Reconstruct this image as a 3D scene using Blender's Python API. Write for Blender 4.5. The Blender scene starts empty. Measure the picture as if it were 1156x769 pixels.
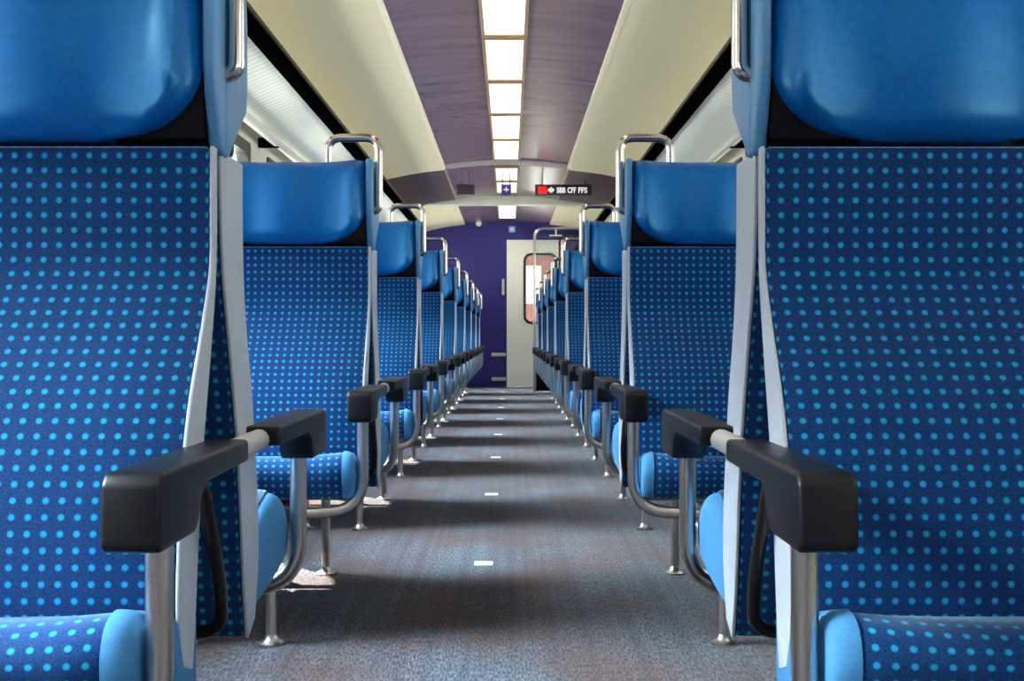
import bpy, bmesh, math, random
from mathutils import Vector, Matrix
random.seed(7)
PI = math.pi
SC = bpy.context.scene
COL = SC.collection
P = 1.75                      # bay pitch
CY = 0.94 * P                 # y of the first seat unit's centre
Y0, Y1 = -3.3, 17.9           # coach ends
WX = 1.40                     # side wall
HC = 0.753                    # camera height

# ------------------------------------------------------------------ materials
def new_mat(name):
    m = bpy.data.materials.new(name); m.use_nodes = True
    nt = m.node_tree
    return m, nt, nt.nodes['Principled BSDF']

def lin(c):
    return tuple((v / 12.92 if v <= 0.04045 else ((v + 0.055) / 1.055) ** 2.4) for v in (x / 255 for x in c)) + (1,)

def mat(name, rgb, rough=0.5, metal=0.0, noise=0.0, nscale=40, bump=0.0, coat=0.0, spec=0.5, aniso=None):
    m, nt, b = new_mat(name)
    col = lin(rgb)
    b.inputs['Base Color'].default_value = col
    b.inputs['Roughness'].default_value = rough
    b.inputs['Metallic'].default_value = metal
    b.inputs['Coat Weight'].default_value = coat
    b.inputs['Specular IOR Level'].default_value = spec
    if noise or bump:
        tc = nt.nodes.new('ShaderNodeTexCoord')
        mp = nt.nodes.new('ShaderNodeMapping')
        if aniso: mp.inputs['Scale'].default_value = aniso
        n = nt.nodes.new('ShaderNodeTexNoise'); n.inputs['Scale'].default_value = nscale; n.inputs['Detail'].default_value = 5
        nt.links.new(tc.outputs['Object'], mp.inputs['Vector']); nt.links.new(mp.outputs[0], n.inputs['Vector'])
        if noise:
            r = nt.nodes.new('ShaderNodeValToRGB')
            r.color_ramp.elements[0].position = 0.3; r.color_ramp.elements[1].position = 0.7
            r.color_ramp.elements[0].color = tuple(v * (1 - noise) for v in col[:3]) + (1,)
            r.color_ramp.elements[1].color = tuple(min(1, v * (1 + noise)) for v in col[:3]) + (1,)
            nt.links.new(n.outputs['Fac'], r.inputs['Fac']); nt.links.new(r.outputs[0], b.inputs['Base Color'])
        if bump:
            bp = nt.nodes.new('ShaderNodeBump'); bp.inputs['Strength'].default_value = bump; bp.inputs['Distance'].default_value = 0.003
            nt.links.new(n.outputs['Fac'], bp.inputs['Height']); nt.links.new(bp.outputs[0], b.inputs['Normal'])
    return m

def math_node(nt, op, a, b=None, c=None):
    n = nt.nodes.new('ShaderNodeMath'); n.operation = op
    for i, v in enumerate((a, b, c)):
        if v is None: continue
        if isinstance(v, (int, float)): n.inputs[i].default_value = v
        else: nt.links.new(v, n.inputs[i])
    return n.outputs[0]

def fabric_mat(name, base, dot, pitch=0.0192, rad=0.0037):
    """woven seat plush with a grid of small pale dots, laid out on the UVs (metres)"""
    m, nt, b = new_mat(name)
    b.inputs['Roughness'].default_value = 0.85
    b.inputs['Specular IOR Level'].default_value = 0.25
    b.inputs['Sheen Weight'].default_value = 0.9
    b.inputs['Sheen Roughness'].default_value = 0.4
    b.inputs['Sheen Tint'].default_value = lin((176, 218, 240))
    uv = nt.nodes.new('ShaderNodeUVMap')
    sx = nt.nodes.new('ShaderNodeSeparateXYZ'); nt.links.new(uv.outputs[0], sx.inputs[0])
    def cell(o):
        f = math_node(nt, 'FRACT', math_node(nt, 'DIVIDE', math_node(nt, 'ADD', o, 10.0), pitch))
        return math_node(nt, 'SUBTRACT', f, 0.5)
    u, v = cell(sx.outputs[0]), cell(sx.outputs[1])
    d = math_node(nt, 'SQRT', math_node(nt, 'ADD', math_node(nt, 'MULTIPLY', u, u), math_node(nt, 'MULTIPLY', v, v)))
    r = rad / pitch
    mask = nt.nodes.new('ShaderNodeMapRange'); mask.interpolation_type = 'SMOOTHSTEP'
    mask.inputs['From Min'].default_value = r * 0.65; mask.inputs['From Max'].default_value = r * 1.35
    mask.inputs['To Min'].default_value = 1; mask.inputs['To Max'].default_value = 0
    nt.links.new(d, mask.inputs['Value'])
    n = nt.nodes.new('ShaderNodeTexNoise'); n.inputs['Scale'].default_value = 420; n.inputs['Detail'].default_value = 3
    nt.links.new(uv.outputs[0], n.inputs['Vector'])
    rp = nt.nodes.new('ShaderNodeValToRGB')
    cb = lin(base)
    rp.color_ramp.elements[0].position = 0.3; rp.color_ramp.elements[1].position = 0.72
    rp.color_ramp.elements[0].color = tuple(c * 0.4 for c in cb[:3]) + (1,)
    rp.color_ramp.elements[1].color = tuple(min(1, c * 1.9) for c in cb[:3]) + (1,)
    nt.links.new(n.outputs['Fac'], rp.inputs['Fac'])
    mx = nt.nodes.new('ShaderNodeMix'); mx.data_type = 'RGBA'
    nt.links.new(mask.outputs[0], mx.inputs['Factor'])
    nt.links.new(rp.outputs[0], mx.inputs['A']); mx.inputs['B'].default_value = lin(dot)
    nt.links.new(mx.outputs['Result'], b.inputs['Base Color'])
    bp = nt.nodes.new('ShaderNodeBump'); bp.inputs['Strength'].default_value = 0.25; bp.inputs['Distance'].default_value = 0.002
    nt.links.new(n.outputs['Fac'], bp.inputs['Height']); nt.links.new(bp.outputs[0], b.inputs['Normal'])
    return m

def emit_mat(name, rgb, strength):
    m, nt, b = new_mat(name)
    b.inputs['Base Color'].default_value = lin(rgb)
    b.inputs['Emission Color'].default_value = lin(rgb)
    b.inputs['Emission Strength'].default_value = strength
    return m

def glass_mat(name, tint=(245, 250, 250), refl=0.08):
    m = bpy.data.materials.new(name); m.use_nodes = True
    nt = m.node_tree; nt.nodes.clear()
    o = nt.nodes.new('ShaderNodeOutputMaterial'); mx = nt.nodes.new('ShaderNodeMixShader')
    t = nt.nodes.new('ShaderNodeBsdfTransparent'); t.inputs[0].default_value = lin(tint)
    g = nt.nodes.new('ShaderNodeBsdfGlossy'); g.inputs['Roughness'].default_value = 0.02
    mx.inputs[0].default_value = refl
    nt.links.new(t.outputs[0], mx.inputs[1]); nt.links.new(g.outputs[0], mx.inputs[2]); nt.links.new(mx.outputs[0], o.inputs[0])
    return m

def carpet_mat():
    m, nt, b = new_mat('carpet')
    b.inputs['Roughness'].default_value = 0.9; b.inputs['Specular IOR Level'].default_value = 0.2
    b.inputs['Sheen Weight'].default_value = 0.15
    tc = nt.nodes.new('ShaderNodeTexCoord')
    def noise(scale, detail, sc=(1, 1, 1)):
        mp = nt.nodes.new('ShaderNodeMapping'); mp.inputs['Scale'].default_value = sc
        n = nt.nodes.new('ShaderNodeTexNoise'); n.inputs['Scale'].default_value = scale; n.inputs['Detail'].default_value = detail
        nt.links.new(tc.outputs['Object'], mp.inputs[0]); nt.links.new(mp.outputs[0], n.inputs['Vector'])
        return n.outputs['Fac']
    fine = noise(230, 5, (1, 0.16, 1))
    rp = nt.nodes.new('ShaderNodeValToRGB')
    rp.color_ramp.elements[0].position = 0.40; rp.color_ramp.elements[1].position = 0.62
    rp.color_ramp.elements[0].color = lin(CARPET[0]); rp.color_ramp.elements[1].color = lin(CARPET[1])
    nt.links.new(fine, rp.inputs['Fac'])
    # brown tint in soft random blotches, lengthwise weave lines
    blot = noise(2.6, 3, (1.2, 0.8, 1))
    br = nt.nodes.new('ShaderNodeMapRange'); br.inputs['From Min'].default_value = 0.36; br.inputs['From Max'].default_value = 0.62
    br.inputs['To Max'].default_value = 0.8
    nt.links.new(blot, br.inputs['Value'])
    mx = nt.nodes.new('ShaderNodeMix'); mx.data_type = 'RGBA'; mx.blend_type = 'MIX'
    rp2 = nt.nodes.new('ShaderNodeValToRGB')
    rp2.color_ramp.elements[0].position = 0.40; rp2.color_ramp.elements[1].position = 0.62
    rp2.color_ramp.elements[0].color = lin(CARPET[2]); rp2.color_ramp.elements[1].color = lin(CARPET[3])
    nt.links.new(fine, rp2.inputs['Fac'])
    nt.links.new(br.outputs[0], mx.inputs['Factor']); nt.links.new(rp.outputs[0], mx.inputs['A']); nt.links.new(rp2.outputs[0], mx.inputs['B'])
    lines = noise(34, 2, (1, 0.012, 1))
    lr = nt.nodes.new('ShaderNodeMapRange'); lr.inputs['From Min'].default_value = 0.3; lr.inputs['From Max'].default_value = 0.7
    lr.inputs['To Min'].default_value = 0.62; lr.inputs['To Max'].default_value = 1.25
    nt.links.new(lines, lr.inputs['Value'])
    mm = nt.nodes.new('ShaderNodeMix'); mm.data_type = 'RGBA'; mm.blend_type = 'MULTIPLY'; mm.inputs['Factor'].default_value = 1
    nt.links.new(mx.outputs['Result'], mm.inputs['A']); nt.links.new(lr.outputs[0], mm.inputs['B'])
    nt.links.new(mm.outputs['Result'], b.inputs['Base Color'])
    bp = nt.nodes.new('ShaderNodeBump'); bp.inputs['Strength'].default_value = 0.6; bp.inputs['Distance'].default_value = 0.004
    nt.links.new(fine, bp.inputs['Height']); nt.links.new(bp.outputs[0], b.inputs['Normal'])
    return m

def ribbed_mat(name, rgb, pitch, depth=0.25, rough=0.5, dark=0.7, spec=0.5):
    """fine crosswise perforated lines, spaced along Y"""
    m, nt, b = new_mat(name)
    b.inputs['Roughness'].default_value = rough; b.inputs['Specular IOR Level'].default_value = spec
    tc = nt.nodes.new('ShaderNodeTexCoord'); sx = nt.nodes.new('ShaderNodeSeparateXYZ')
    nt.links.new(tc.outputs['Object'], sx.inputs[0])
    f = math_node(nt, 'FRACT', math_node(nt, 'DIVIDE', math_node(nt, 'ADD', sx.outputs[1], 50.0), pitch))
    t = math_node(nt, 'ABSOLUTE', math_node(nt, 'SUBTRACT', f, 0.5))
    mr = nt.nodes.new('ShaderNodeMapRange'); mr.interpolation_type = 'SMOOTHSTEP'
    mr.inputs['From Min'].default_value = 0.02; mr.inputs['From Max'].default_value = 0.2
    nt.links.new(t, mr.inputs['Value'])
    n = nt.nodes.new('ShaderNodeTexNoise'); n.inputs['Scale'].default_value = 1.7
    nt.links.new(tc.outputs['Object'], n.inputs['Vector'])
    mx = nt.nodes.new('ShaderNodeMix'); mx.data_type = 'RGBA'
    c = lin(rgb)
    nt.links.new(mr.outputs[0], mx.inputs['Factor'])
    mx.inputs['A'].default_value = tuple(v * dark for v in c[:3]) + (1,); mx.inputs['B'].default_value = c
    nt.links.new(mx.outputs['Result'], b.inputs['Base Color'])
    bp = nt.nodes.new('ShaderNodeBump'); bp.inputs['Strength'].default_value = depth; bp.inputs['Distance'].default_value = 0.004
    nt.links.new(mr.outputs[0], bp.inputs['Height']); nt.links.new(bp.outputs[0], b.inputs['Normal'])
    return m

CARPET = [(12, 14, 20), (88, 100, 112), (20, 9, 8), (92, 54, 44)]
SKY, GLOW = 2.1, 112.0
M = {}
M['fabric'] = fabric_mat('seat_plush', (2, 54, 108), (24, 164, 220))
M['gusset'] = mat('seat_edge_fabric', (206, 217, 230), 0.85, noise=0.22, nscale=900, bump=0.12, spec=0.2)
M['cushion_side'] = mat('cushion_side_fabric', (80, 150, 205), 0.85, noise=0.22, nscale=900, bump=0.12, spec=0.2)
M['leather'] = mat('headrest_leatherette', (0, 92, 172), 0.33, coat=0.0, noise=0.12, nscale=90, bump=0.05, spec=0.95)
M['leather'].node_tree.nodes['Principled BSDF'].inputs['Specular Tint'].default_value = (0.25, 0.8, 1.0, 1)
M['shell'] = mat('black_shell', (4, 5, 12), 0.6, spec=0.2)
M['cap'] = mat('light_blue_plastic', (86, 150, 200), 0.4)
M['arm'] = mat('black_armrest', (10, 11, 17), 0.40, coat=0.0, spec=0.45, bump=0.06, nscale=300)
M['steel'] = mat('brushed_steel', (212, 206, 200), 0.28, metal=1.0)
M['chrome'] = mat('polished_steel', (228, 220, 212), 0.16, metal=1.0)
M['palesteel'] = mat('satin_pale_steel', (236, 234, 230), 0.42, metal=0.55)
M['darksteel'] = mat('dark_steel', (70, 68, 70), 0.35, metal=0.8)
M['carpet'] = carpet_mat()
M['purple'] = mat('dark_ceiling_panel', (120, 98, 106), 0.24, noise=0.18, nscale=4, aniso=(0.4, 2.5, 1), spec=0.6, bump=0.5)
M['purple2'] = mat('grey_cross_strip', (150, 140, 146), 0.4)
M['brown'] = mat('brown_ceiling_panel', (84, 64, 66), 0.45, noise=0.15, nscale=5)
M['beige'] = ribbed_mat('beige_ceiling_panel', (243, 233, 198), 0.05, 0.12, 0.5, 0.93)
M['rackpanel'] = ribbed_mat('perforated_rack_panel', (238, 240, 228), 0.062, 0.35, 0.45, 0.7)
M['cream'] = mat('cream_trim', (253, 244, 218), 0.4)
M['tan'] = mat('tan_trim', (176, 150, 124), 0.45)
M['cream2'] = mat('pale_beam_paint', (214, 218, 200), 0.35)
M['rail'] = mat('black_rail', (3, 3, 3), 0.8, spec=0.0)
M['railbrown'] = mat('brown_rail', (56, 36, 30), 0.6, spec=0.2)
M['rack_tube'] = mat('pale_tube', (200, 200, 192), 0.35)
M['wall'] = mat('wall_laminate', (202, 198, 182), 0.5)
M['winframe'] = mat('window_gasket', (22, 20, 22), 0.5)
M['glass'] = glass_mat('window_glass')
M['blue'] = mat('blue_end_wall', (32, 24, 112), 0.45, noise=0.1, nscale=3)
M['door'] = mat('white_door', (250, 248, 238), 0.4)
M['lamp'] = emit_mat('lamp_diffuser', (255, 238, 208), 1.35)
M['lamp_end'] = emit_mat('end_lamp_diffuser', (255, 242, 220), 3.4)
M['lampframe'] = mat('lamp_frame', (150, 118, 92), 0.45)
M['sign_dark'] = mat('sign_board', (52, 38, 46), 0.4)
M['red'] = mat('red_mark', (225, 16, 24), 0.45)
M['white'] = mat('white_mark', (250, 246, 240), 0.5)
M['lit_white'] = emit_mat('lit_white_letters', (250, 244, 236), 0.6)
M['lit_red'] = emit_mat('lit_red_block', (225, 16, 24), 0.6)
M['signblue'] = mat('blue_sign', (28, 34, 128), 0.45)
M['paleblue'] = mat('pale_blue_sign', (150, 190, 240), 0.45)
M['mark'] = mat('pale_floor_mark', (212, 213, 208), 0.35)
M['gang'] = mat('brown_gangway', (120, 72, 58), 0.6)
M['ground'] = mat('trackside_gravel', (190, 186, 176), 0.9, noise=0.3, nscale=8)
M['curtain'] = mat('beige_blind', (206, 190, 150), 0.8)

# ------------------------------------------------------------------ helpers
def finish(bm, name, m, parent=None, smooth=35, bevel=0.0, seg=2, recalc=True):
    if recalc: bmesh.ops.recalc_face_normals(bm, faces=bm.faces)
    me = bpy.data.meshes.new(name); bm.to_mesh(me); bm.free()
    for p in me.polygons: p.use_smooth = True
    mats = m if isinstance(m, (list, tuple)) else [m]
    for k in mats: me.materials.append(M[k])
    o = bpy.data.objects.new(name, me); COL.objects.link(o)
    if bevel:
        md = o.modifiers.new('b', 'BEVEL'); md.width = bevel; md.segments = seg; md.limit_method = 'ANGLE'; md.angle_limit = math.radians(38)
        dg = bpy.context.evaluated_depsgraph_get()
        me2 = bpy.data.meshes.new_from_object(o.evaluated_get(dg)); me2.name = name
        o.modifiers.clear(); o.data = me2; bpy.data.meshes.remove(me); me = me2
        for p in me.polygons: p.use_smooth = True
    me.set_sharp_from_angle(angle=math.radians(smooth))
    if parent is not None: o.parent = parent
    return o

def box(bm, x0, x1, y0, y1, z0, z1, mi=0):
    v = [bm.verts.new((x, y, z)) for x in (x0, x1) for y in (y0, y1) for z in (z0, z1)]
    for q in ((0, 1, 3, 2), (4, 6, 7, 5), (0, 4, 5, 1), (2, 3, 7, 6), (0, 2, 6, 4), (1, 5, 7, 3)):
        f = bm.faces.new([v[i] for i in q]); f.material_index = mi

def catmull(pts, n=6):
    out = []
    for i in range(len(pts) - 1):
        p0 = Vector(pts[max(i - 1, 0)]); p1 = Vector(pts[i]); p2 = Vector(pts[i + 1]); p3 = Vector(pts[min(i + 2, len(pts) - 1)])
        for k in range(n):
            t = k / n
            out.append(0.5 * ((2 * p1) + (p2 - p0) * t + (2 * p0 - 5 * p1 + 4 * p2 - p3) * t * t + (3 * p1 - p0 - 3 * p2 + p3) * t ** 3))
    out.append(Vector(pts[-1]))
    return out

def prism(bm, poly, x0, x1, xf, nx=1, mi=0):
    """closed (y, z) polygon extruded along x from x0 to x1 (through xf), UVs in metres"""
    uvl = bm.loops.layers.uv.verify()
    n = len(poly); L = [0.0]
    for i in range(n): L.append(L[-1] + (Vector(poly[(i + 1) % n]) - Vector(poly[i])).length)
    xs = [x0 + (x1 - x0) * k / nx for k in range(nx + 1)]
    rings = [[bm.verts.new((xf(x), p[0], p[1])) for p in poly] for x in xs]
    for k in range(nx):
        for i in range(n):
            j = (i + 1) % n
            f = bm.faces.new((rings[k][i], rings[k][j], rings[k + 1][j], rings[k + 1][i])); f.material_index = mi
            for lp, (u, v) in zip(f.loops, ((xs[k], L[i]), (xs[k], L[i + 1]), (xs[k + 1], L[i + 1]), (xs[k + 1], L[i]))): lp[uvl].uv = (u, v)
    for r in (rings[0], rings[-1]):
        f = bm.faces.new(r); f.material_index = mi
        for lp in f.loops: lp[uvl].uv = (lp.vert.co.y, lp.vert.co.z)

def fillet(pts, rad, n=6):
    pts = [Vector(p) for p in pts]; out = [pts[0]]
    for i in range(1, len(pts) - 1):
        a, b, c = pts[i - 1], pts[i], pts[i + 1]
        d1, d2 = (a - b), (c - b)
        r = min(rad, d1.length * 0.48, d2.length * 0.48)
        s, e = b + d1.normalized() * r, b + d2.normalized() * r
        for k in range(n + 1):
            t = k / n
            out.append((1 - t) ** 2 * s + 2 * t * (1 - t) * b + t * t * e)
    out.append(pts[-1])
    return out

def tube(bm, pts, r, seg=12, fr=0.05, caps=True, mi=0):
    pts = fillet(pts, fr) if fr else [Vector(p) for p in pts]
    rings = []
    t = (pts[1] - pts[0]).normalized()
    nrm = t.orthogonal().normalized()
    for i, p in enumerate(pts):
        if 0 < i < len(pts) - 1: t2 = ((pts[i + 1] - pts[i]).normalized() + (pts[i] - pts[i - 1]).normalized()).normalized()
        elif i == 0: t2 = t
        else: t2 = (pts[i] - pts[i - 1]).normalized()
        nrm = (t.rotation_difference(t2) @ nrm); nrm = (nrm - nrm.dot(t2) * t2).normalized(); t = t2
        bi = t.cross(nrm)
        rings.append([bm.verts.new(p + r * (math.cos(2 * PI * k / seg) * nrm + math.sin(2 * PI * k / seg) * bi)) for k in range(seg)])
    for a, b in zip(rings, rings[1:]):
        for k in range(seg):
            f = bm.faces.new((a[k], a[(k + 1) % seg], b[(k + 1) % seg], b[k])); f.material_index = mi
    if caps:
        bm.faces.new(list(reversed(rings[0]))).material_index = mi; bm.faces.new(rings[-1]).material_index = mi

def empty(name, loc):
    o = bpy.data.objects.new(name, None); COL.objects.link(o); o.location = loc; o.empty_display_size = 0.1
    return o

def tag(o, label, cat, group=None):
    o['label'] = label; o['category'] = cat
    if group: o['group'] = group
    return o

def struct(o):
    o['kind'] = 'structure'; return o

def copy_tree(o, parent=None):
    c = o.copy(); COL.objects.link(c)
    if parent is not None:
        c.parent = parent; c.matrix_parent_inverse = o.matrix_parent_inverse.copy()
    for ch in list(o.children): copy_tree(ch, c)
    return c

# ------------------------------------------------------------------ seat unit
def back_profile(f):
    """side outline of one backrest, f = -1 faces the camera; returns closed (y, z) outline"""
    if f < 0:
        front = [(0.086, 0.998), (0.088, 0.92), (0.092, 0.842), (0.138, 0.76), (0.196, 0.67), (0.230, 0.58), (0.246, 0.49), (0.248, 0.42), (0.228, 0.365)]
        back = [(0.19, 0.352), (0.175, 0.42), (0.158, 0.52), (0.136, 0.62), (0.097, 0.74), (0.069, 0.85), (0.066, 0.998)]
    else:
        front = [(0.084, 0.998), (0.085, 0.92), (0.090, 0.842), (0.110, 0.76), (0.145, 0.67), (0.170, 0.58), (0.188, 0.49), (0.190, 0.41), (0.165, 0.33)]
        back = [(0.12, 0.312), (0.095, 0.40), (0.075, 0.52), (0.052, 0.62), (0.010, 0.74), (-0.030, 0.85), (-0.048, 0.998)]
    front, back = catmull(front, 4), catmull(back, 4)
    return [(f * p[0], p[1]) for p in front + back]

def cushion_profile(f, top_add=0.0):
    pts = [(0.16, 0.425), (0.25, 0.436), (0.34, 0.458), (0.385, 0.467), (0.418, 0.456), (0.432, 0.425), (0.426, 0.385), (0.405, 0.352), (0.36, 0.343), (0.27, 0.330), (0.16, 0.322)]
    pts = [Vector(p) for p in pts]
    body = catmull(pts[:1] + pts[1:], 4)
    return [(f * p[0], p[1] + top_add) for p in body]

def headrest_mesh(f, d0, d1, xf):
    """leatherette pad: upright bolsters at both edges, big rounded lower corners"""
    bm = bmesh.new()
    nu, nv = 28, 16
    z0, z1 = 1.004, 1.236
    w = (d1 - d0) / 2; c = (d0 + d1) / 2
    R, RZ = 0.125, 0.10
    def half(z):
        if z < z0 + RZ:
            t = 1 - (z - z0) / RZ
            return w - R * (1 - math.sqrt(max(0, 1 - t * t)))
        return w
    grid = []
    for j in range(nv + 1):
        t = j / nv; z = z0 + (z1 - z0) * (t ** 1.25)
        row = []
        for i in range(nu + 1):
            s = -1 + 2 * i / nu
            s = math.copysign(1 - (1 - abs(s)) ** 1.35, s)
            hx = half(z); x = c + s * hx
            e = (w - abs(x - c))                     # distance from the side edge
            y = 0.118
            ridge = math.exp(-((e - 0.030) / 0.020) ** 2) * 0.012
            bowl = -0.016 * math.exp(-((e - 0.12) / 0.055) ** 2)
            edge = -0.04 * max(0, 1 - e / 0.030) ** 1.5
            ins = hx - abs(x - c)
            edge2 = -0.035 * max(0, 1 - ins / 0.02) ** 2
            tb = -0.02 * max(0, 1 - (z - z0) / 0.025) ** 2 - 0.03 * max(0, 1 - (z1 - z) / 0.03) ** 2
            lean = -0.012 * (z - z0) / (z1 - z0)
            y += ridge + bowl + min(edge, edge2) + tb + lean + 0.016 * (1 - (2 * t - 0.9) ** 2)
            zz = z - 0.006 * (1 - s * s) * t ** 3
            row.append((x, y, zz))
        grid.append(row)
    F = [[bm.verts.new((xf(x), f * y, z)) for (x, y, z) in r] for r in grid]
    B = [[bm.verts.new((xf(x), f * 0.06, z)) for (x, y, z) in r] for r in grid]
    for j in range(nv):
        for i in range(nu):
            bm.faces.new((F[j][i], F[j][i + 1], F[j + 1][i + 1], F[j + 1][i]))
            bm.faces.new((B[j][i], B[j + 1][i], B[j + 1][i + 1], B[j][i + 1]))
    for i in range(nu):
        bm.faces.new((F[0][i], B[0][i], B[0][i + 1], F[0][i + 1])); bm.faces.new((F[nv][i], F[nv][i + 1], B[nv][i + 1], B[nv][i]))
    for j in range(nv):
        bm.faces.new((F[j][0], F[j + 1][0], B[j + 1][0], B[j][0])); bm.faces.new((F[j][nu], B[j][nu], B[j + 1][nu], F[j + 1][nu]))
    return bm

SEATS = [(0.352, 0.812), (0.846, 1.306)]
def make_unit(s, label, y):
    rx = s * 0.84
    root = empty('back_to_back_train_seat', (rx, y, 0))
    tag(root, label, 'train seat', 'blue back-to-back seats on the %s of the aisle' % ('left' if s < 0 else 'right'))
    xf = lambda d: s * d - rx
    for f in (-1, 1):
        for si, (d0, d1) in enumerate(SEATS):
            g = 0.005
            bp = back_profile(f)
            bm = bmesh.new(); prism(bm, bp, d0 + g, d1 - g, xf, 4)
            back = finish(bm, 'backrest', 'fabric', root, 30, 0.008)
            cx = sum(p[0] for p in bp) / len(bp)
            for (a, b_) in ((d0, d0 + g + 0.0005), (d1 - g - 0.0005, d1)):
                bm = bmesh.new(); prism(bm, bp, a, b_, xf, 1)
                finish(bm, 'edge_band', 'gusset', back, 30, 0.0022, 2)['label'] = 'pale blue-grey edge band of the backrest'
            # seat cushion
            cp = [(y_ * (1.0 if f < 0 else 1.05), z_) for y_, z_ in cushion_profile(f, 0.0 if f < 0 else 0.020)]
            bm = bmesh.new(); prism(bm, cp, d0 + 0.030, d1 - 0.030, xf, 8)
            for v in bm.verts:                      # crowned across its width
                t = (v.co.x - xf((d0 + d1) / 2)) / ((d1 - d0) / 2)
                if v.co.z > 0.40: v.co.z += (-0.012 if f < 0 else 0.012) * (1 - t * t) * (v.co.z - 0.40) / 0.06
            cu = finish(bm, 'seat_cushion', 'fabric', root, 30, 0.006)
            for (a, b_) in ((d0 + 0.002, d0 + 0.031), (d1 - 0.031, d1 - 0.002)):
                bm = bmesh.new(); prism(bm, cp, a, b_, xf, 7)
                outer = a if a < d0 + 0.01 else b_; inner = a + b_ - outer
                yc_, zc_ = f * 0.31, 0.395
                for v in bm.verts:                  # rounded bolster, rolled over along its top edge
                    t = abs(v.co.x - xf(inner)) / abs(outer - inner)
                    q = 1 - math.sqrt(max(0, 1 - (t * 0.98) ** 2))
                    dy, dz = v.co.y - yc_, v.co.z - zc_
                    v.co.y -= math.copysign(min(abs(dy), 0.011 * q), dy) if abs(dy) > 0.06 else 0
                    if dz > 0.015: v.co.z -= min(dz, (0.040 if f > 0 else 0.020) * q)
                    elif dz < -0.02: v.co.z += 0.010 * q
                finish(bm, 'side_panel', 'cushion_side', cu, 50)['label'] = 'plain light blue side panel of the cushion'
            # headrest
            bm = bmesh.new()
            prism(bm, [(f * p[0], p[1]) for p in ((0.012, 1.222), (0.075, 1.222), (0.092, 1.09), (0.085, 1.006), (0.020, 1.006), (0.012, 1.06))], d0 + 0.012, d1 - 0.012, xf, 1)
            sh = finish(bm, 'headrest', 'shell', root, 30, 0.006)
            finish(headrest_mesh(f, d0 + 0.012, d1 - 0.012, xf), 'headrest_pad', 'leather', sh, 60)['label'] = 'shiny blue leatherette headrest pad'
            ci, co_ = 0.003 - f * 0.040, (0.104 if f < 0 else 0.092)
            caps = [(d0 - 0.006, d0 + 0.011), (d1 - 0.011, d1 + 0.006)]
            for (a, b_) in caps:
                bm = bmesh.new()
                prism(bm, [(f * p[0], p[1]) for p in ((ci, 1.238), (co_ - 0.006, 1.238), (co_, 1.19), (co_, 1.105), (co_ - 0.006, 1.07), (ci + 0.030, 1.004), (ci + 0.014, 0.990), (ci, 0.990))], a, b_, xf, 1)
                finish(bm, 'side_cap', 'cap', sh, 30, 0.006, 3)['label'] = 'pale blue plastic cap on the side of the headrest'
        # armrest: padded top with a deep block at its front end
        e = 0.0 if f > 0 else -0.050
        prof = [(0.105, 0.622), (0.535 + e, 0.622), (0.545 + e, 0.612), (0.548 + e, 0.552), (0.540 + e, 0.545), (0.415 + e, 0.545), (0.400 + e, 0.556), (0.385 + e, 0.580), (0.368 + e, 0.592), (0.105, 0.594)]
        bm = bmesh.new(); prism(bm, [(f * a, b_) for a, b_ in prof], 0.303, 0.361, xf, 1)
        finish(bm, 'armrest', 'arm', root, 30, 0.006, 3)
        # steel post: from the armrest front down and round under the cushion
        bm = bmesh.new()
        yp = -0.385 if f < 0 else 0.445
        tube(bm, [(xf(0.336), yp, 0.56), (xf(0.336), yp, 0.322), (xf(0.50), f * 0.435, 0.316), (xf(0.62), f * 0.437, 0.316)], 0.0145, 14, 0.085)
        finish(bm, 'arm_post', 'steel', root, 60)
        # darker inner support tube
        if f < 0:
            bm = bmesh.new()
            tube(bm, [(xf(0.338), -0.335, 0.586), (xf(0.338), -0.205, 0.583), (xf(0.336), -0.120, 0.44), (xf(0.345), -0.075, 0.372), (xf(0.56), -0.06, 0.345)], 0.0085, 10, 0.03)
            finish(bm, 'support_tube', 'darksteel', root, 60)
        # cross beam carrying both cushions to the wall
        bm = bmesh.new(); box(bm, *sorted((xf(0.50), xf(1.392))), *sorted((f * 0.415, f * 0.455)), 0.298, 0.334)
        finish(bm, 'cross_beam', 'darksteel', root, 30, 0.006)
        for d in (0.553, 0.765):
            bm = bmesh.new(); tube(bm, [(xf(d), f * 0.437, 0.012), (xf(d), f * 0.437, 0.30)], 0.0145, 14, 0)
            lg = finish(bm, 'leg', 'steel', root, 60)
            bm = bmesh.new()
            n = 18; rings = []
            for (r, z) in ((0.032, 0.0), (0.032, 0.005), (0.027, 0.008), (0.018, 0.014), (0.0145, 0.026)):
                rings.append([bm.verts.new((xf(d) + r * math.cos(2 * PI * k / n), f * 0.437 + r * math.sin(2 * PI * k / n), z)) for k in range(n)])
            for a, b_ in zip(rings, rings[1:]):
                for k in range(n): bm.faces.new((a[k], a[(k + 1) % n], b_[(k + 1) % n], b_[k]))
            bm.faces.new(rings[0]); bm.faces.new(rings[-1])
            finish(bm, 'foot_plate', 'steel', lg, 40)
    # tube joining the two armrests
    bm = bmesh.new(); tube(bm, [(xf(0.334), -0.16, 0.603), (xf(0.334), -0.12, 0.603), (xf(0.334), 0.12, 0.603), (xf(0.334), 0.16, 0.603)], 0.0155, 14, 0.02)
    finish(bm, 'connecting_tube', 'palesteel', root, 60)
    # grab bar looping over the headrests at the aisle side
    bm = bmesh.new()
    tube(bm, [(xf(0.362), -0.038, 1.098), (xf(0.334), -0.038, 1.102), (xf(0.334), -0.038, 1.302), (xf(0.474), -0.038, 1.302), (xf(0.474), -0.038, 1.20)], 0.0115, 14, 0.038)
    finish(bm, 'grab_bar', 'chrome', root, 60)
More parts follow.
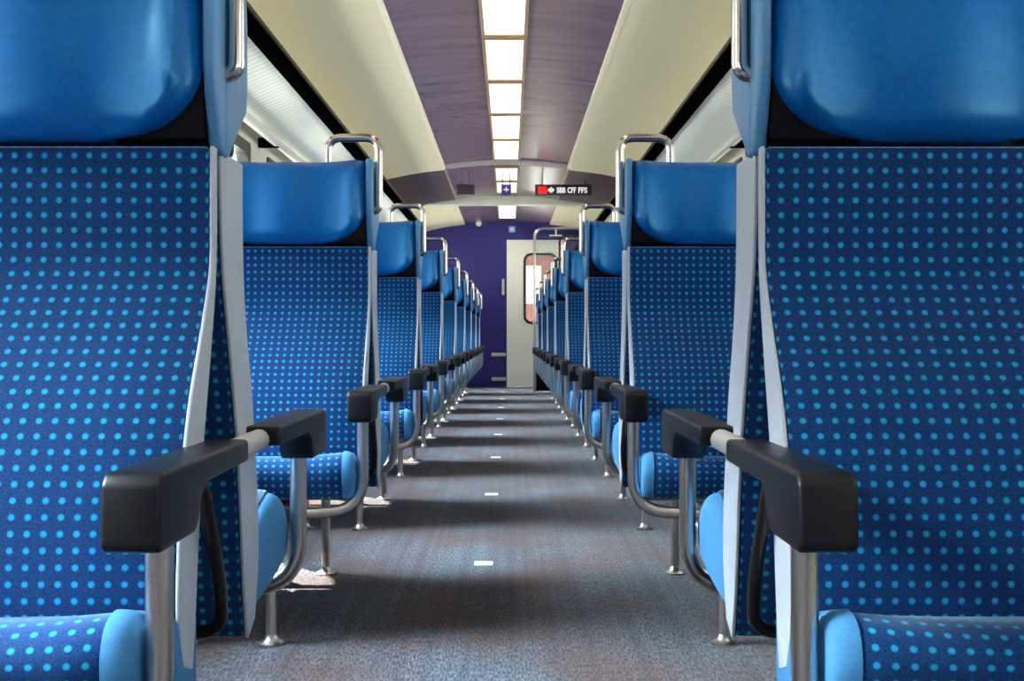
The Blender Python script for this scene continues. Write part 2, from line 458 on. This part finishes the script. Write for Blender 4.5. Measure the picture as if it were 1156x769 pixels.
    # lengthwise beam under the seats
    bm = bmesh.new(); box(bm, *sorted((xf(0.535), xf(0.575))), -0.415, 0.415, 0.30, 0.332)
    finish(bm, 'lengthwise_beam', 'darksteel', root, 30, 0.005)
    return root

ORD = ['nearest', 'second', 'third', 'fourth', 'fifth', 'sixth', 'seventh', 'eighth', 'ninth', 'tenth', 'eleventh', 'twelfth', 'thirteenth', 'fourteenth', 'fifteenth']
def seat_label(i, side, n):
    if i == 0: return 'nearest dotted blue back-to-back double seat on the %s of the aisle' % side
    if i == n - 1: return 'last dotted blue back-to-back double seat before the far end, %s of the aisle' % side
    return '%s dotted blue back-to-back double seat from the camera, %s of the aisle' % (ORD[i], side)
for s, side, n in ((-1, 'left', 9), (1, 'right', 8)):
    proto = make_unit(s, seat_label(0, side, n), CY)
    for i in range(1, n):
        c = copy_tree(proto); c.location.y = CY + i * P
        c['label'] = seat_label(i, side, n)

# ------------------------------------------------------------------ shell
bm = bmesh.new(); box(bm, -1.45, 1.45, Y0, Y1 + 0.1, -0.08, 0)
struct(finish(bm, 'floor', 'carpet'))

WIN_Y = [CY + (k + 0.5) * P for k in range(-3, 9)]
WHW, WZ0, WZ1 = 0.62, 0.86, 1.79
for s, side in ((-1, 'left'), (1, 'right')):
    bm = bmesh.new()
    a, b_ = sorted((s * WX, s * (WX + 0.07)))
    box(bm, a, b_, Y0, Y1, 0, WZ0); box(bm, a, b_, Y0, Y1, WZ1, 2.2)
    ys = [Y0] + [v for y in WIN_Y for v in (y - WHW, y + WHW)] + [Y1]
    for k in range(0, len(ys), 2): box(bm, a, b_, ys[k], ys[k + 1], WZ0, WZ1)
    struct(finish(bm, 'wall_' + side, 'wall', None, 30))
wn = 0
for s in (-1, 1):
    for y in WIN_Y:
        wn += 1
        w = struct(empty('window_%d' % wn, (s * WX, y, WZ0)))
        bm = bmesh.new()
        x0, x1 = sorted((-s * 0.008, s * 0.05)); t = 0.045; h = WZ1 - WZ0
        # rounded-corner gasket frame
        def rr(hw, z0, z1, r, n=6):
            out = []
            for (cx, cz, a0) in ((hw - r, z1 - r, 0), (-hw + r, z1 - r, 90), (-hw + r, z0 + r, 180), (hw - r, z0 + r, 270)):
                for k in range(n + 1):
                    an = math.radians(a0 + 90 * k / n); out.append((cx + r * math.cos(an), cz + r * math.sin(an)))
            return out
        inn = rr(WHW - t, t, h - t, 0.09); out = rr(WHW + 0.02, -0.02, h + 0.02, 0.02)
        vs = [[bm.verts.new((x, p[0], p[1])) for p in ring] for x in (x0, x1) for ring in (inn, out)]
        n = len(inn)
        for k in range(n):
            j = (k + 1) % n
            bm.faces.new((vs[0][k], vs[0][j], vs[1][j], vs[1][k])); bm.faces.new((vs[2][k], vs[3][k], vs[3][j], vs[2][j]))
            bm.faces.new((vs[0][k], vs[2][k], vs[2][j], vs[0][j])); bm.faces.new((vs[1][k], vs[1][j], vs[3][j], vs[3][k]))
        fr = finish(bm, 'window_frame', 'winframe', w, 40)
        bm = bmesh.new(); q = [bm.verts.new((s * 0.03, p[0], p[1])) for p in rr(WHW - t - 0.001, t + 0.001, h - t - 0.001, 0.09)]
        bm.faces.new(q); finish(bm, 'window_pane', 'glass', w, 40)

# ceiling
YA, YB, YBM = 11.9, 14.62, 14.75
def arch(x): return 2.452 - 0.045 * (x / 0.61) ** 2
def ceil_strip(bm, xs, zf, y0, y1, th=0.02, ny=1):
    a = [[bm.verts.new((x, y, zf(x))) for x in xs] for y in (y0, y1)]
    b_ = [[bm.verts.new((x, y, zf(x) + th)) for x in xs] for y in (y0, y1)]
    n = len(xs)
    for i in range(n - 1):
        bm.faces.new((a[0][i], a[0][i + 1], a[1][i + 1], a[1][i])); bm.faces.new((b_[0][i], b_[1][i], b_[1][i + 1], b_[0][i + 1]))
        bm.faces.new((a[0][i], b_[0][i], b_[0][i + 1], a[0][i + 1])); bm.faces.new((a[1][i], a[1][i + 1], b_[1][i + 1], b_[1][i]))
    for i in (0, n - 1): bm.faces.new((a[0][i], a[1][i], b_[1][i], b_[0][i]))
xs = [-0.64 + 1.28 * k / 24 for k in range(25)]
bm = bmesh.new(); ceil_strip(bm, xs, arch, Y0, Y1)
struct(finish(bm, 'ceiling', 'purple', None, 30))
SIDE = catmull([(0.62, 2.398), (0.80, 2.378), (1.00, 2.345), (1.20, 2.295), (1.35, 2.21), (1.41, 2.09)], 4)
def side_panel(s, y0, y1, m, name):
    bm = bmesh.new()
    n = len(SIDE)
    a = [[bm.verts.new((s * p[0], y, p[1])) for p in SIDE] for y in (y0, y1)]
    b_ = [[bm.verts.new((s * (p[0] + 0.008), y, p[1] + 0.02)) for p in SIDE] for y in (y0, y1)]
    for i in range(n - 1):
        bm.faces.new((a[0][i], a[0][i + 1], a[1][i + 1], a[1][i])); bm.faces.new((b_[0][i], b_[1][i], b_[1][i + 1], b_[0][i + 1]))
        bm.faces.new((a[0][i], b_[0][i], b_[0][i + 1], a[0][i + 1])); bm.faces.new((a[1][i], a[1][i + 1], b_[1][i + 1], b_[1][i]))
    for i in (0, n - 1): bm.faces.new((a[0][i], a[1][i], b_[1][i], b_[0][i]))
    return struct(finish(bm, name, m, None, 30))
tn = 0
for s, side in ((-1, 'left'), (1, 'right')):
    side_panel(s, Y0, YA, 'beige', 'ceiling_' + side)
    side_panel(s, YA + 0.001, YBM, 'brown', 'ceiling_%s.001' % side)
    side_panel(s, YBM + 0.001, Y1, 'beige', 'ceiling_%s.002' % side)
    tn += 1
    bm = bmesh.new()
    box(bm, *sorted((s * 0.595, s * 0.632)), Y0, YA, 2.392, 2.425)
    struct(finish(bm, 'trim_%d' % tn, 'cream', None, 30, 0.006))
    tn += 1
    bm = bmesh.new()
    box(bm, *sorted((s * 0.60, s * 0.628)), YA + 0.03, YB, 2.398, 2.425)
    struct(finish(bm, 'trim_%d' % tn, 'tan', None, 30, 0.004))
    # cream end strip of the beige panel
    tn += 1
    bm = bmesh.new()
    for y0_, y1_ in ((YA - 0.02, YA + 0.03),):
        n = len(SIDE)
        a = [[bm.verts.new((s * p[0], y, p[1] - 0.012)) for p in SIDE[:14]] for y in (y0_, y1_)]
        b_ = [[bm.verts.new((s * p[0], y, p[1] + 0.004)) for p in SIDE[:14]] for y in (y0_, y1_)]
        for i in range(13):
            bm.faces.new((a[0][i], a[0][i + 1], a[1][i + 1], a[1][i])); bm.faces.new((b_[0][i], b_[1][i], b_[1][i + 1], b_[0][i + 1]))
            bm.faces.new((a[0][i], b_[0][i], b_[0][i + 1], a[0][i + 1])); bm.faces.new((a[1][i], a[1][i + 1], b_[1][i + 1], b_[1][i]))
    struct(finish(bm, 'trim_%d' % tn, 'cream', None, 30))
# bevelled cross strip where the dark centre panel ends, and the pale cross beam
tn += 1
bm = bmesh.new(); ceil_strip(bm, xs[1:-1], lambda x: arch(x) - 0.018, YA - 0.28, YA + 0.02, 0.017)
struct(finish(bm, 'trim_%d' % tn, 'purple2', None, 30, 0.005))
tn += 1
bm = bmesh.new(); box(bm, -1.30, 1.30, YBM - 0.10, YBM + 0.10, 2.345, 2.45)
struct(finish(bm, 'trim_%d' % tn, 'cream2', None, 30, 0.01))

# luggage racks along both sides
for s, side in ((-1, 'left'), (1, 'right')):
    r = empty('luggage_rack', (s * 1.2, Y0, 1.9))
    tag(r, 'long luggage rack with black front rail and pale ribbed underside on the %s wall' % side, 'luggage rack', 'luggage racks above the windows')
    def X(x): return s * x - s * 1.2
    L = YBM - 0.15 - Y0
    bm = bmesh.new()
    pts = [(1.035, 2.035), (1.36, 1.888), (1.362, 1.900), (1.036, 2.050)]
    # (x, z) outline run along y
    va = [[bm.verts.new((X(x), y, z - 1.9)) for x, z in pts] for y in (0.02, L - 0.02)]
    for i in range(4): bm.faces.new((va[0][i], va[0][(i + 1) % 4], va[1][(i + 1) % 4], va[1][i]))
    bm.faces.new(va[0]); bm.faces.new(va[1])
    finish(bm, 'rack_shelf', 'rackpanel', r, 30)
    bm = bmesh.new(); box(bm, *sorted((X(1.005), X(1.06))), 0, L, 0.095, 0.150)
    finish(bm, 'front_rail', 'rail', r, 30, 0.008, 3)
    bm = bmesh.new(); box(bm, *sorted((X(1.000), X(1.03))), 0, L, 0.151, 0.172)
    finish(bm, 'rail_lip', 'railbrown', r, 30, 0.005)
    bm = bmesh.new(); tube(bm, [(X(1.295), 0.02, -0.045), (X(1.295), L - 0.02, -0.045)], 0.026, 16, 0)
    finish(bm, 'wall_tube', 'rack_tube', r, 60)
    for k in range(-1, 9):
        yy = CY + k * P - Y0
        if 0.1 < yy < L - 0.1:
            bm = bmesh.new(); box(bm, *sorted((X(1.285), X(1.399))), yy - 0.02, yy + 0.02, -0.075, -0.02)
            finish(bm, 'bracket', 'rail', r, 30, 0.004)

# ceiling lights
LP = 1.187; k = 0
LY = [YA - 0.34 - LP * (i + 1) for i in range(12)]
lights = [(y, LP) for y in sorted(y for y in LY if y > Y0 - 0.2 )] + [(YA + 0.16, 1.05), (YA + 1.27, 1.05), (15.35, 1.95)]
vis = 0
for (y, ln) in lights:
    r = empty('ceiling_light', (0, y + ln / 2, 2.45))
    if y + ln < 6.2: lab = 'flush white ceiling light panel overhead, out of the picture'
    else:
        lab = '%s glowing ceiling light panel counted from the top of the picture' % ('first' if vis == 0 else ORD[vis])
        vis += 1
    tag(r, lab, 'ceiling light', 'row of ceiling lights')
    bm = bmesh.new()
    h = ln / 2 - 0.004
    for (x0, x1, y0, y1) in ((-0.128, -0.110, -h, h), (0.110, 0.128, -h, h), (-0.110, 0.110, -h, -h + 0.05), (-0.110, 0.110, h - 0.05, h)):
        box(bm, x0, x1, y0, y1, -0.022, 0.0)
    finish(bm, 'light_frame', 'lampframe', r, 30, 0.003)
    bm = bmesh.new(); box(bm, -0.109, 0.109, -h + 0.051, h - 0.051, -0.017, -0.001)
    finish(bm, 'diffuser', 'lamp' if y < 15 else 'lamp_end', r, 30, 0.003)

# ------------------------------------------------------------------ far end
def px(x, y, Y):            # photograph point at depth Y -> world x, z
    return 0.028 + (x - 575) / 1367 * Y, HC + (379.5 - y) / 1367 * Y
EW = Y1
dx0, dz1 = px(572, 271, EW); dx1, _ = px(637, 271, EW)
wx0, wz1 = px(591, 286, EW); wx1, wz0 = px(629, 366, EW)
bm = bmesh.new()
box(bm, -1.45, dx0, EW, EW + 0.06, 0, 2.5); box(bm, dx1, 1.45, EW, EW + 0.06, 0, 2.5); box(bm, dx0, dx1, EW, EW + 0.06, dz1, 2.5)
struct(finish(bm, 'wall_far', 'blue', None, 30))
bm = bmesh.new(); box(bm, -1.45, 1.45, Y0 - 0.06, Y0, 0, 2.5)
struct(finish(bm, 'wall_near', 'blue', None, 30))
d = struct(empty('door_1', ((dx0 + dx1) / 2, EW, 0)))
ox = (dx0 + dx1) / 2
bm = bmesh.new()
def rrect(x0, x1, z0, z1, r, n=7):
    out = []
    for (cx, cz, a0) in ((x1 - r, z1 - r, 0), (x0 + r, z1 - r, 90), (x0 + r, z0 + r, 180), (x1 - r, z0 + r, 270)):
        for k in range(n + 1):
            an = math.radians(a0 + 90 * k / n); out.append((cx + r * math.cos(an), cz + r * math.sin(an)))
    return out
inn = rrect(wx0 - ox, wx1 - ox, wz0, wz1, 0.11); n = len(inn)
# door leaf ring: outer rectangle resampled towards the hole
def outer_pt(p):
    cx, cz = (wx0 + wx1) / 2 - ox, (wz0 + wz1) / 2
    x0, x1, z0, z1 = dx0 - ox, dx1 - ox, 0.005, dz1
    v = Vector((p[0] - cx, p[1] - cz)); t = 1e9
    if v.x > 1e-6: t = min(t, (x1 - cx) / v.x)
    if v.x < -1e-6: t = min(t, (x0 - cx) / v.x)
    if v.y > 1e-6: t = min(t, (z1 - cz) / v.y)
    if v.y < -1e-6: t = min(t, (z0 - cz) / v.y)
    return (cx + v.x * t, cz + v.y * t)
outp = [outer_pt(p) for p in inn]
corners = [(dx1 - ox, dz1), (dx0 - ox, dz1), (dx0 - ox, 0.005), (dx1 - ox, 0.005)]
for cpt in corners:
    j = min(range(n), key=lambda k: (outp[k][0] - cpt[0]) ** 2 + (outp[k][1] - cpt[1]) ** 2); outp[j] = cpt
vs = [[bm.verts.new((p[0], y, p[1])) for p in ring] for y in (-0.02, 0.03) for ring in (inn, outp)]
for k_ in range(n):
    j = (k_ + 1) % n
    bm.faces.new((vs[0][k_], vs[0][j], vs[1][j], vs[1][k_])); bm.faces.new((vs[2][k_], vs[3][k_], vs[3][j], vs[2][j]))
    bm.faces.new((vs[0][k_], vs[2][k_], vs[2][j], vs[0][j])); bm.faces.new((vs[1][k_], vs[1][j], vs[3][j], vs[3][k_]))
finish(bm, 'door_leaf', 'door', d, 30)
bm = bmesh.new()
in2 = rrect(wx0 - ox + 0.035, wx1 - ox - 0.035, wz0 + 0.035, wz1 - 0.035, 0.085)
vs = [[bm.verts.new((p[0], y, p[1])) for p in ring] for y in (-0.035, 0.03) for ring in (in2, inn)]
for k_ in range(n):
    j = (k_ + 1) % n
    bm.faces.new((vs[0][k_], vs[0][j], vs[1][j], vs[1][k_])); bm.faces.new((vs[2][k_], vs[3][k_], vs[3][j], vs[2][j]))
    bm.faces.new((vs[0][k_], vs[2][k_], vs[2][j], vs[0][j])); bm.faces.new((vs[1][k_], vs[1][j], vs[3][j], vs[3][k_]))
finish(bm, 'window_frame', 'winframe', d, 30)
bm = bmesh.new(); bm.faces.new([bm.verts.new((p[0], 0.005, p[1])) for p in in2]); finish(bm, 'window_pane', 'glass', d)
# open gangway end seen through the door window
bm = bmesh.new()
gx0, gx1 = px(594, 300, EW + 0.9)[0], px(611, 300, EW + 0.9)[0]
gz1 = px(0, 300, EW + 0.9)[1]; gz0 = px(0, 343, EW + 0.9)[1]
box(bm, gx1, gx1 + 0.75, EW + 0.9, EW + 0.94, 0, 2.4); box(bm, gx0 - 0.8, gx0, EW + 0.9, EW + 0.94, 0, 2.4)
box(bm, gx0, gx1, EW + 0.9, EW + 0.94, gz1, 2.4); box(bm, gx0, gx1, EW + 0.9, EW + 0.94, 0, gz0)
struct(finish(bm, 'wall_gangway', 'gang', None, 30))

# small fittings on the end wall
def wall_item(name, label, cat, x0, y0, x1, y1, m, th=0.025, bev=0.006, Y=None):
    Y = EW if Y is None else Y
    ax, az1 = px(x0, y0, Y); bx, az0 = px(x1, y1, Y)
    bm = bmesh.new(); c = ((ax + bx) / 2, (az0 + az1) / 2)
    box(bm, ax - c[0], bx - c[0], -th, 0.002, az0 - c[1], az1 - c[1])
    o = finish(bm, name, m, None, 30, bev); o.location = (c[0], Y, c[1])
    return tag(o, label, cat)
wall_item('door_handle', 'upright pale grab handle on the blue wall left of the white door', 'handle', 566.5, 315, 569.5, 333, 'rack_tube', 0.05, 0.01)
wall_item('kick_strip', 'upper pale strip low on the dark blue end wall', 'strip', 555, 398.5, 571, 402.5, 'rack_tube', 0.03)
wall_item('kick_strip', 'lower pale strip near the floor on the dark blue end wall', 'strip', 555, 426, 571, 430, 'rack_tube', 0.03)
pb = wall_item('pictogram_sign', 'small pale blue square sign high on the blue wall above the white door', 'sign', 574.5, 255.5, 581.5, 262.5, 'paleblue', 0.012, 0.003)
bm = bmesh.new(); box(bm, -0.018, 0.018, -0.016, -0.0125, -0.024, 0.024); finish(bm, 'white_mark', 'white', pb)
# round cream knob
bm = bmesh.new()
kx, kz = px(540.5, 252.5, EW); n = 20; rings = []
for (r, y) in ((0.045, 0), (0.045, -0.02), (0.038, -0.035), (0.02, -0.043)): rings.append([bm.verts.new((r * math.cos(2 * PI * k / n), y, r * math.sin(2 * PI * k / n))) for k in range(n)])
for a, b_ in zip(rings, rings[1:]):
    for k in range(n): bm.faces.new((a[k], a[(k + 1) % n], b_[(k + 1) % n], b_[k]))
bm.faces.new(rings[0]); bm.faces.new(rings[-1])
o = finish(bm, 'wall_button', 'cream', None, 40); o.location = (kx, EW - 0.001, kz)
tag(o, 'small round cream disc high on the blue end wall', 'disc')

# glass screen with a bent tube frame, right of the aisle
YS = 15.95
sx = 0.36; sz = px(0, 258, YS)[1]
r = empty('draught_screen', (sx, YS, 0))
tag(r, 'tall glass screen in a bent steel tube frame behind the last right-hand seats', 'screen')
bm = bmesh.new(); tube(bm, [(0, 0, 0.005), (0, 0, sz), (1.035, 0, sz)], 0.018, 14, 0.12); finish(bm, 'tube_frame', 'steel', r, 60)
bm = bmesh.new(); tube(bm, [(0.33, 0.02, 0.40), (0.33, 0.02, sz - 0.14), (0.42, 0.02, sz - 0.07), (1.035, 0.02, sz - 0.07)], 0.014, 12, 0.05); finish(bm, 'inner_rail', 'railbrown', r, 60)
bm = bmesh.new(); box(bm, 0.02, 1.03, -0.004, 0.004, 0.42, sz - 0.03); finish(bm, 'screen_glass', 'glass', r, 30)
bm = bmesh.new(); box(bm, 0.02, 1.03, -0.015, 0.015, 0.03, 0.42); finish(bm, 'lower_panel', 'shell', r, 30, 0.004)
bm = bmesh.new(); box(bm, 0.19, 0.36, -0.05, -0.02, sz - 0.105, sz - 0.085); box(bm, 0.27, 0.29, -0.04, -0.02, sz - 0.09, sz - 0.01); finish(bm, 'hook_bar', 'cream2', r, 30, 0.004)

# hanging sign boards under the dark ceiling
YG = 12.55
def text_obj(body, size, m, parent, loc, ext=0.002):
    cu = bpy.data.curves.new('t', 'FONT'); cu.body = body; cu.size = size; cu.extrude = ext; cu.align_x = 'LEFT'; cu.offset = 0.002
    to = bpy.data.objects.new('t', cu); COL.objects.link(to)
    dg = bpy.context.evaluated_depsgraph_get()
    me = bpy.data.meshes.new_from_object(to.evaluated_get(dg)); bpy.data.objects.remove(to)
    me.transform(Matrix.Rotation(PI / 2, 4, 'X'))
    me.materials.clear(); me.materials.append(M[m])
    w = max(v.co.x for v in me.vertices) - min(v.co.x for v in me.vertices)
    o = bpy.data.objects.new('lettering', me); COL.objects.link(o); o.parent = parent; o.location = loc
    return o, w
ax, az1 = px(604, 208.5, YG); bx, az0 = px(668, 221, YG)
r = empty('logo_sign', ((ax + bx) / 2, YG, az0))
tag(r, 'dark board with red and white railway lettering under the ceiling', 'sign')
hx = (bx - ax) / 2
bm = bmesh.new(); box(bm, -hx, hx, -0.01, 0.01, 0, az1 - az0); finish(bm, 'board', 'sign_dark', r, 30, 0.003)
for q in (-0.22, 0.22):
    bm = bmesh.new(); tube(bm, [(q, 0, az1 - az0 - 0.005), (q, 0, az1 - az0 + (0.125 if q < 0 else 0.05))], 0.006, 8, 0); finish(bm, 'hanger', 'darksteel', r, 60)
def lx(x): return px(x, 0, YG)[0] - (ax + bx) / 2
def lz(y): return px(0, y, YG)[1] - az0
bm = bmesh.new(); box(bm, lx(607.5), lx(617.5), -0.014, -0.0105, lz(219), lz(210.5)); finish(bm, 'red_block', 'lit_red', r, 30, 0.002)
bm = bmesh.new()                                     # cross with arrow heads to both sides
x0, x1, zc = lx(618.3), lx(625.8), lz(214.8); hh = 0.030; mid = (x0 + x1) / 2
box(bm, x0 + 0.012, x1 - 0.012, -0.014, -0.0105, zc - 0.006, zc + 0.006); box(bm, mid - 0.006, mid + 0.006, -0.0139, -0.0106, zc - hh, zc + hh)
for xt, dr in ((x0, 1), (x1, -1)):
    pr = [(xt, zc), (xt + dr * 0.022, zc + 0.024), (xt + dr * 0.022, zc - 0.024)]
    a = [bm.verts.new((p[0], -0.0141, p[1])) for p in pr]; b_ = [bm.verts.new((p[0], -0.0104, p[1])) for p in pr]
    bm.faces.new(a); bm.faces.new(b_)
    for i in range(3): bm.faces.new((a[i], a[(i + 1) % 3], b_[(i + 1) % 3], b_[i]))
finish(bm, 'arrow_cross', 'lit_white', r, 30)
for w_, a, b2 in (('SBB', 628.3, 638.2), ('CFF', 640.4, 650), ('FFS', 652.4, 662.5)):
    o, w = text_obj(w_, 0.078, 'lit_white', r, (lx(a), -0.0125, lz(217.8)))
    o.scale.x = (lx(b2) - lx(a)) / w
ax, az1 = px(516, 210, YG); bx, az0 = px(536, 220, YG)
def hang(o, top):
    zt = top - o.location.z
    for q in (-0.04, 0.04):
        bm = bmesh.new(); tube(bm, [(q, -0.01, 0.05), (q, -0.01, zt)], 0.005, 8, 0); finish(bm, 'hanger', 'darksteel', o, 60)
o = wall_item('display_board', 'small blank dark board under the ceiling left of the lights', 'sign', 516, 208.5, 536, 220, 'sign_dark', 0.02, 0.003, YG)
hang(o, 2.43)
o = wall_item('pictogram_board', 'square dark blue sign with white cross under the ceiling lights', 'sign', 566, 208.5, 577, 220.5, 'signblue', 0.02, 0.003, YG - 0.05)
bm = bmesh.new(); box(bm, -0.028, 0.028, -0.024, -0.0205, -0.006, 0.006); box(bm, -0.006, 0.006, -0.0238, -0.0206, -0.022, 0.028); finish(bm, 'white_mark', 'white', o)
hang(o, 2.45)

# small thin pale marks on the aisle carpet, one per bay
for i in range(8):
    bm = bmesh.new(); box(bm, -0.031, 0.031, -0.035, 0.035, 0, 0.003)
    o = finish(bm, 'floor_mark', 'mark', None, 30, 0.0015); o.location = (-0.057, 588 / 257.5 * P * 1.0 + i * P * 1.0, 0.0005)
    tag(o, '%s small white mark on the aisle carpet from the camera' % ORD[i], 'floor plate', 'white marks down the aisle')

# ------------------------------------------------------------------ outside, light, camera
bm = bmesh.new(); box(bm, -60, 60, -60, 80, -1.25, -1.2)
struct(finish(bm, 'ground', 'ground'))

w = bpy.data.worlds.new('sky'); SC.world = w; w.use_nodes = True
nt = w.node_tree; bg = nt.nodes['Background']
tc = nt.nodes.new('ShaderNodeTexCoord'); sp = nt.nodes.new('ShaderNodeSeparateXYZ'); nt.links.new(tc.outputs['Generated'], sp.inputs[0])
rp = nt.nodes.new('ShaderNodeValToRGB')
rp.color_ramp.elements[0].position = 0.0; rp.color_ramp.elements[0].color = (1.0, 0.98, 0.94, 1)
rp.color_ramp.elements[1].position = 0.7; rp.color_ramp.elements[1].color = (0.72, 0.86, 1.0, 1)
nt.links.new(sp.outputs[2], rp.inputs[0]); nt.links.new(rp.outputs[0], bg.inputs[0])
bg.inputs[1].default_value = SKY
# broad bright haze low on the left of the coach, around the sunny side
dt = nt.nodes.new('ShaderNodeVectorMath'); dt.operation = 'DOT_PRODUCT'
nt.links.new(tc.outputs['Generated'], dt.inputs[0]); dt.inputs[1].default_value = Vector((-1.0, 0.0, 0.95)).normalized()
mr = nt.nodes.new('ShaderNodeMapRange'); mr.interpolation_type = 'SMOOTHSTEP'
mr.inputs['From Min'].default_value = math.cos(math.radians(26)); mr.inputs['From Max'].default_value = math.cos(math.radians(8))
mr.inputs['To Min'].default_value = SKY; mr.inputs['To Max'].default_value = SKY + GLOW
nt.links.new(dt.outputs['Value'], mr.inputs['Value']); nt.links.new(mr.outputs[0], bg.inputs[1])

sun = bpy.data.lights.new('sun', 'SUN'); sun.energy = 36.0; sun.angle = math.radians(0.6); sun.color = (1.0, 0.95, 0.86)
so = bpy.data.objects.new('sun', sun); COL.objects.link(so); so.location = (-6, 8, 12)
so.rotation_euler = Vector((1.0, -1.15, -1.86)).to_track_quat('-Z', 'Y').to_euler()
for s in (-1, 1):
    for y in WIN_Y:
        l = bpy.data.lights.new('window_portal', 'AREA'); l.shape = 'RECTANGLE'; l.size = WZ1 - WZ0; l.size_y = 2 * WHW
        l.cycles.is_portal = True
        o = bpy.data.objects.new('window_portal', l); COL.objects.link(o); o.location = (s * (WX + 0.08), y, (WZ0 + WZ1) / 2)
        o.rotation_euler = (0, s * PI / 2, 0)

cam = bpy.data.cameras.new('camera'); co = bpy.data.objects.new('camera', cam); COL.objects.link(co)
cam.sensor_fit = 'HORIZONTAL'; cam.sensor_width = 36; cam.lens = 36 * 1367 / 1156
co.location = (0.028, 0, HC)
yaw = math.atan((578 - 575) / 1367); pitch = math.atan((384.5 - 379.5) / 1367)
co.rotation_euler = (PI / 2 - pitch, 0, -yaw)
cam.clip_start = 0.02; cam.clip_end = 300
SC.camera = co

SC.view_settings.view_transform = 'Standard'; SC.view_settings.look = 'None'; SC.view_settings.gamma = 1.0
SC.view_settings.use_curve_mapping = False; SC.view_settings.exposure = 0.14
SC.cycles.use_denoising = True
SC.cycles.max_bounces = 10; SC.cycles.diffuse_bounces = 5; SC.cycles.transparent_max_bounces = 16
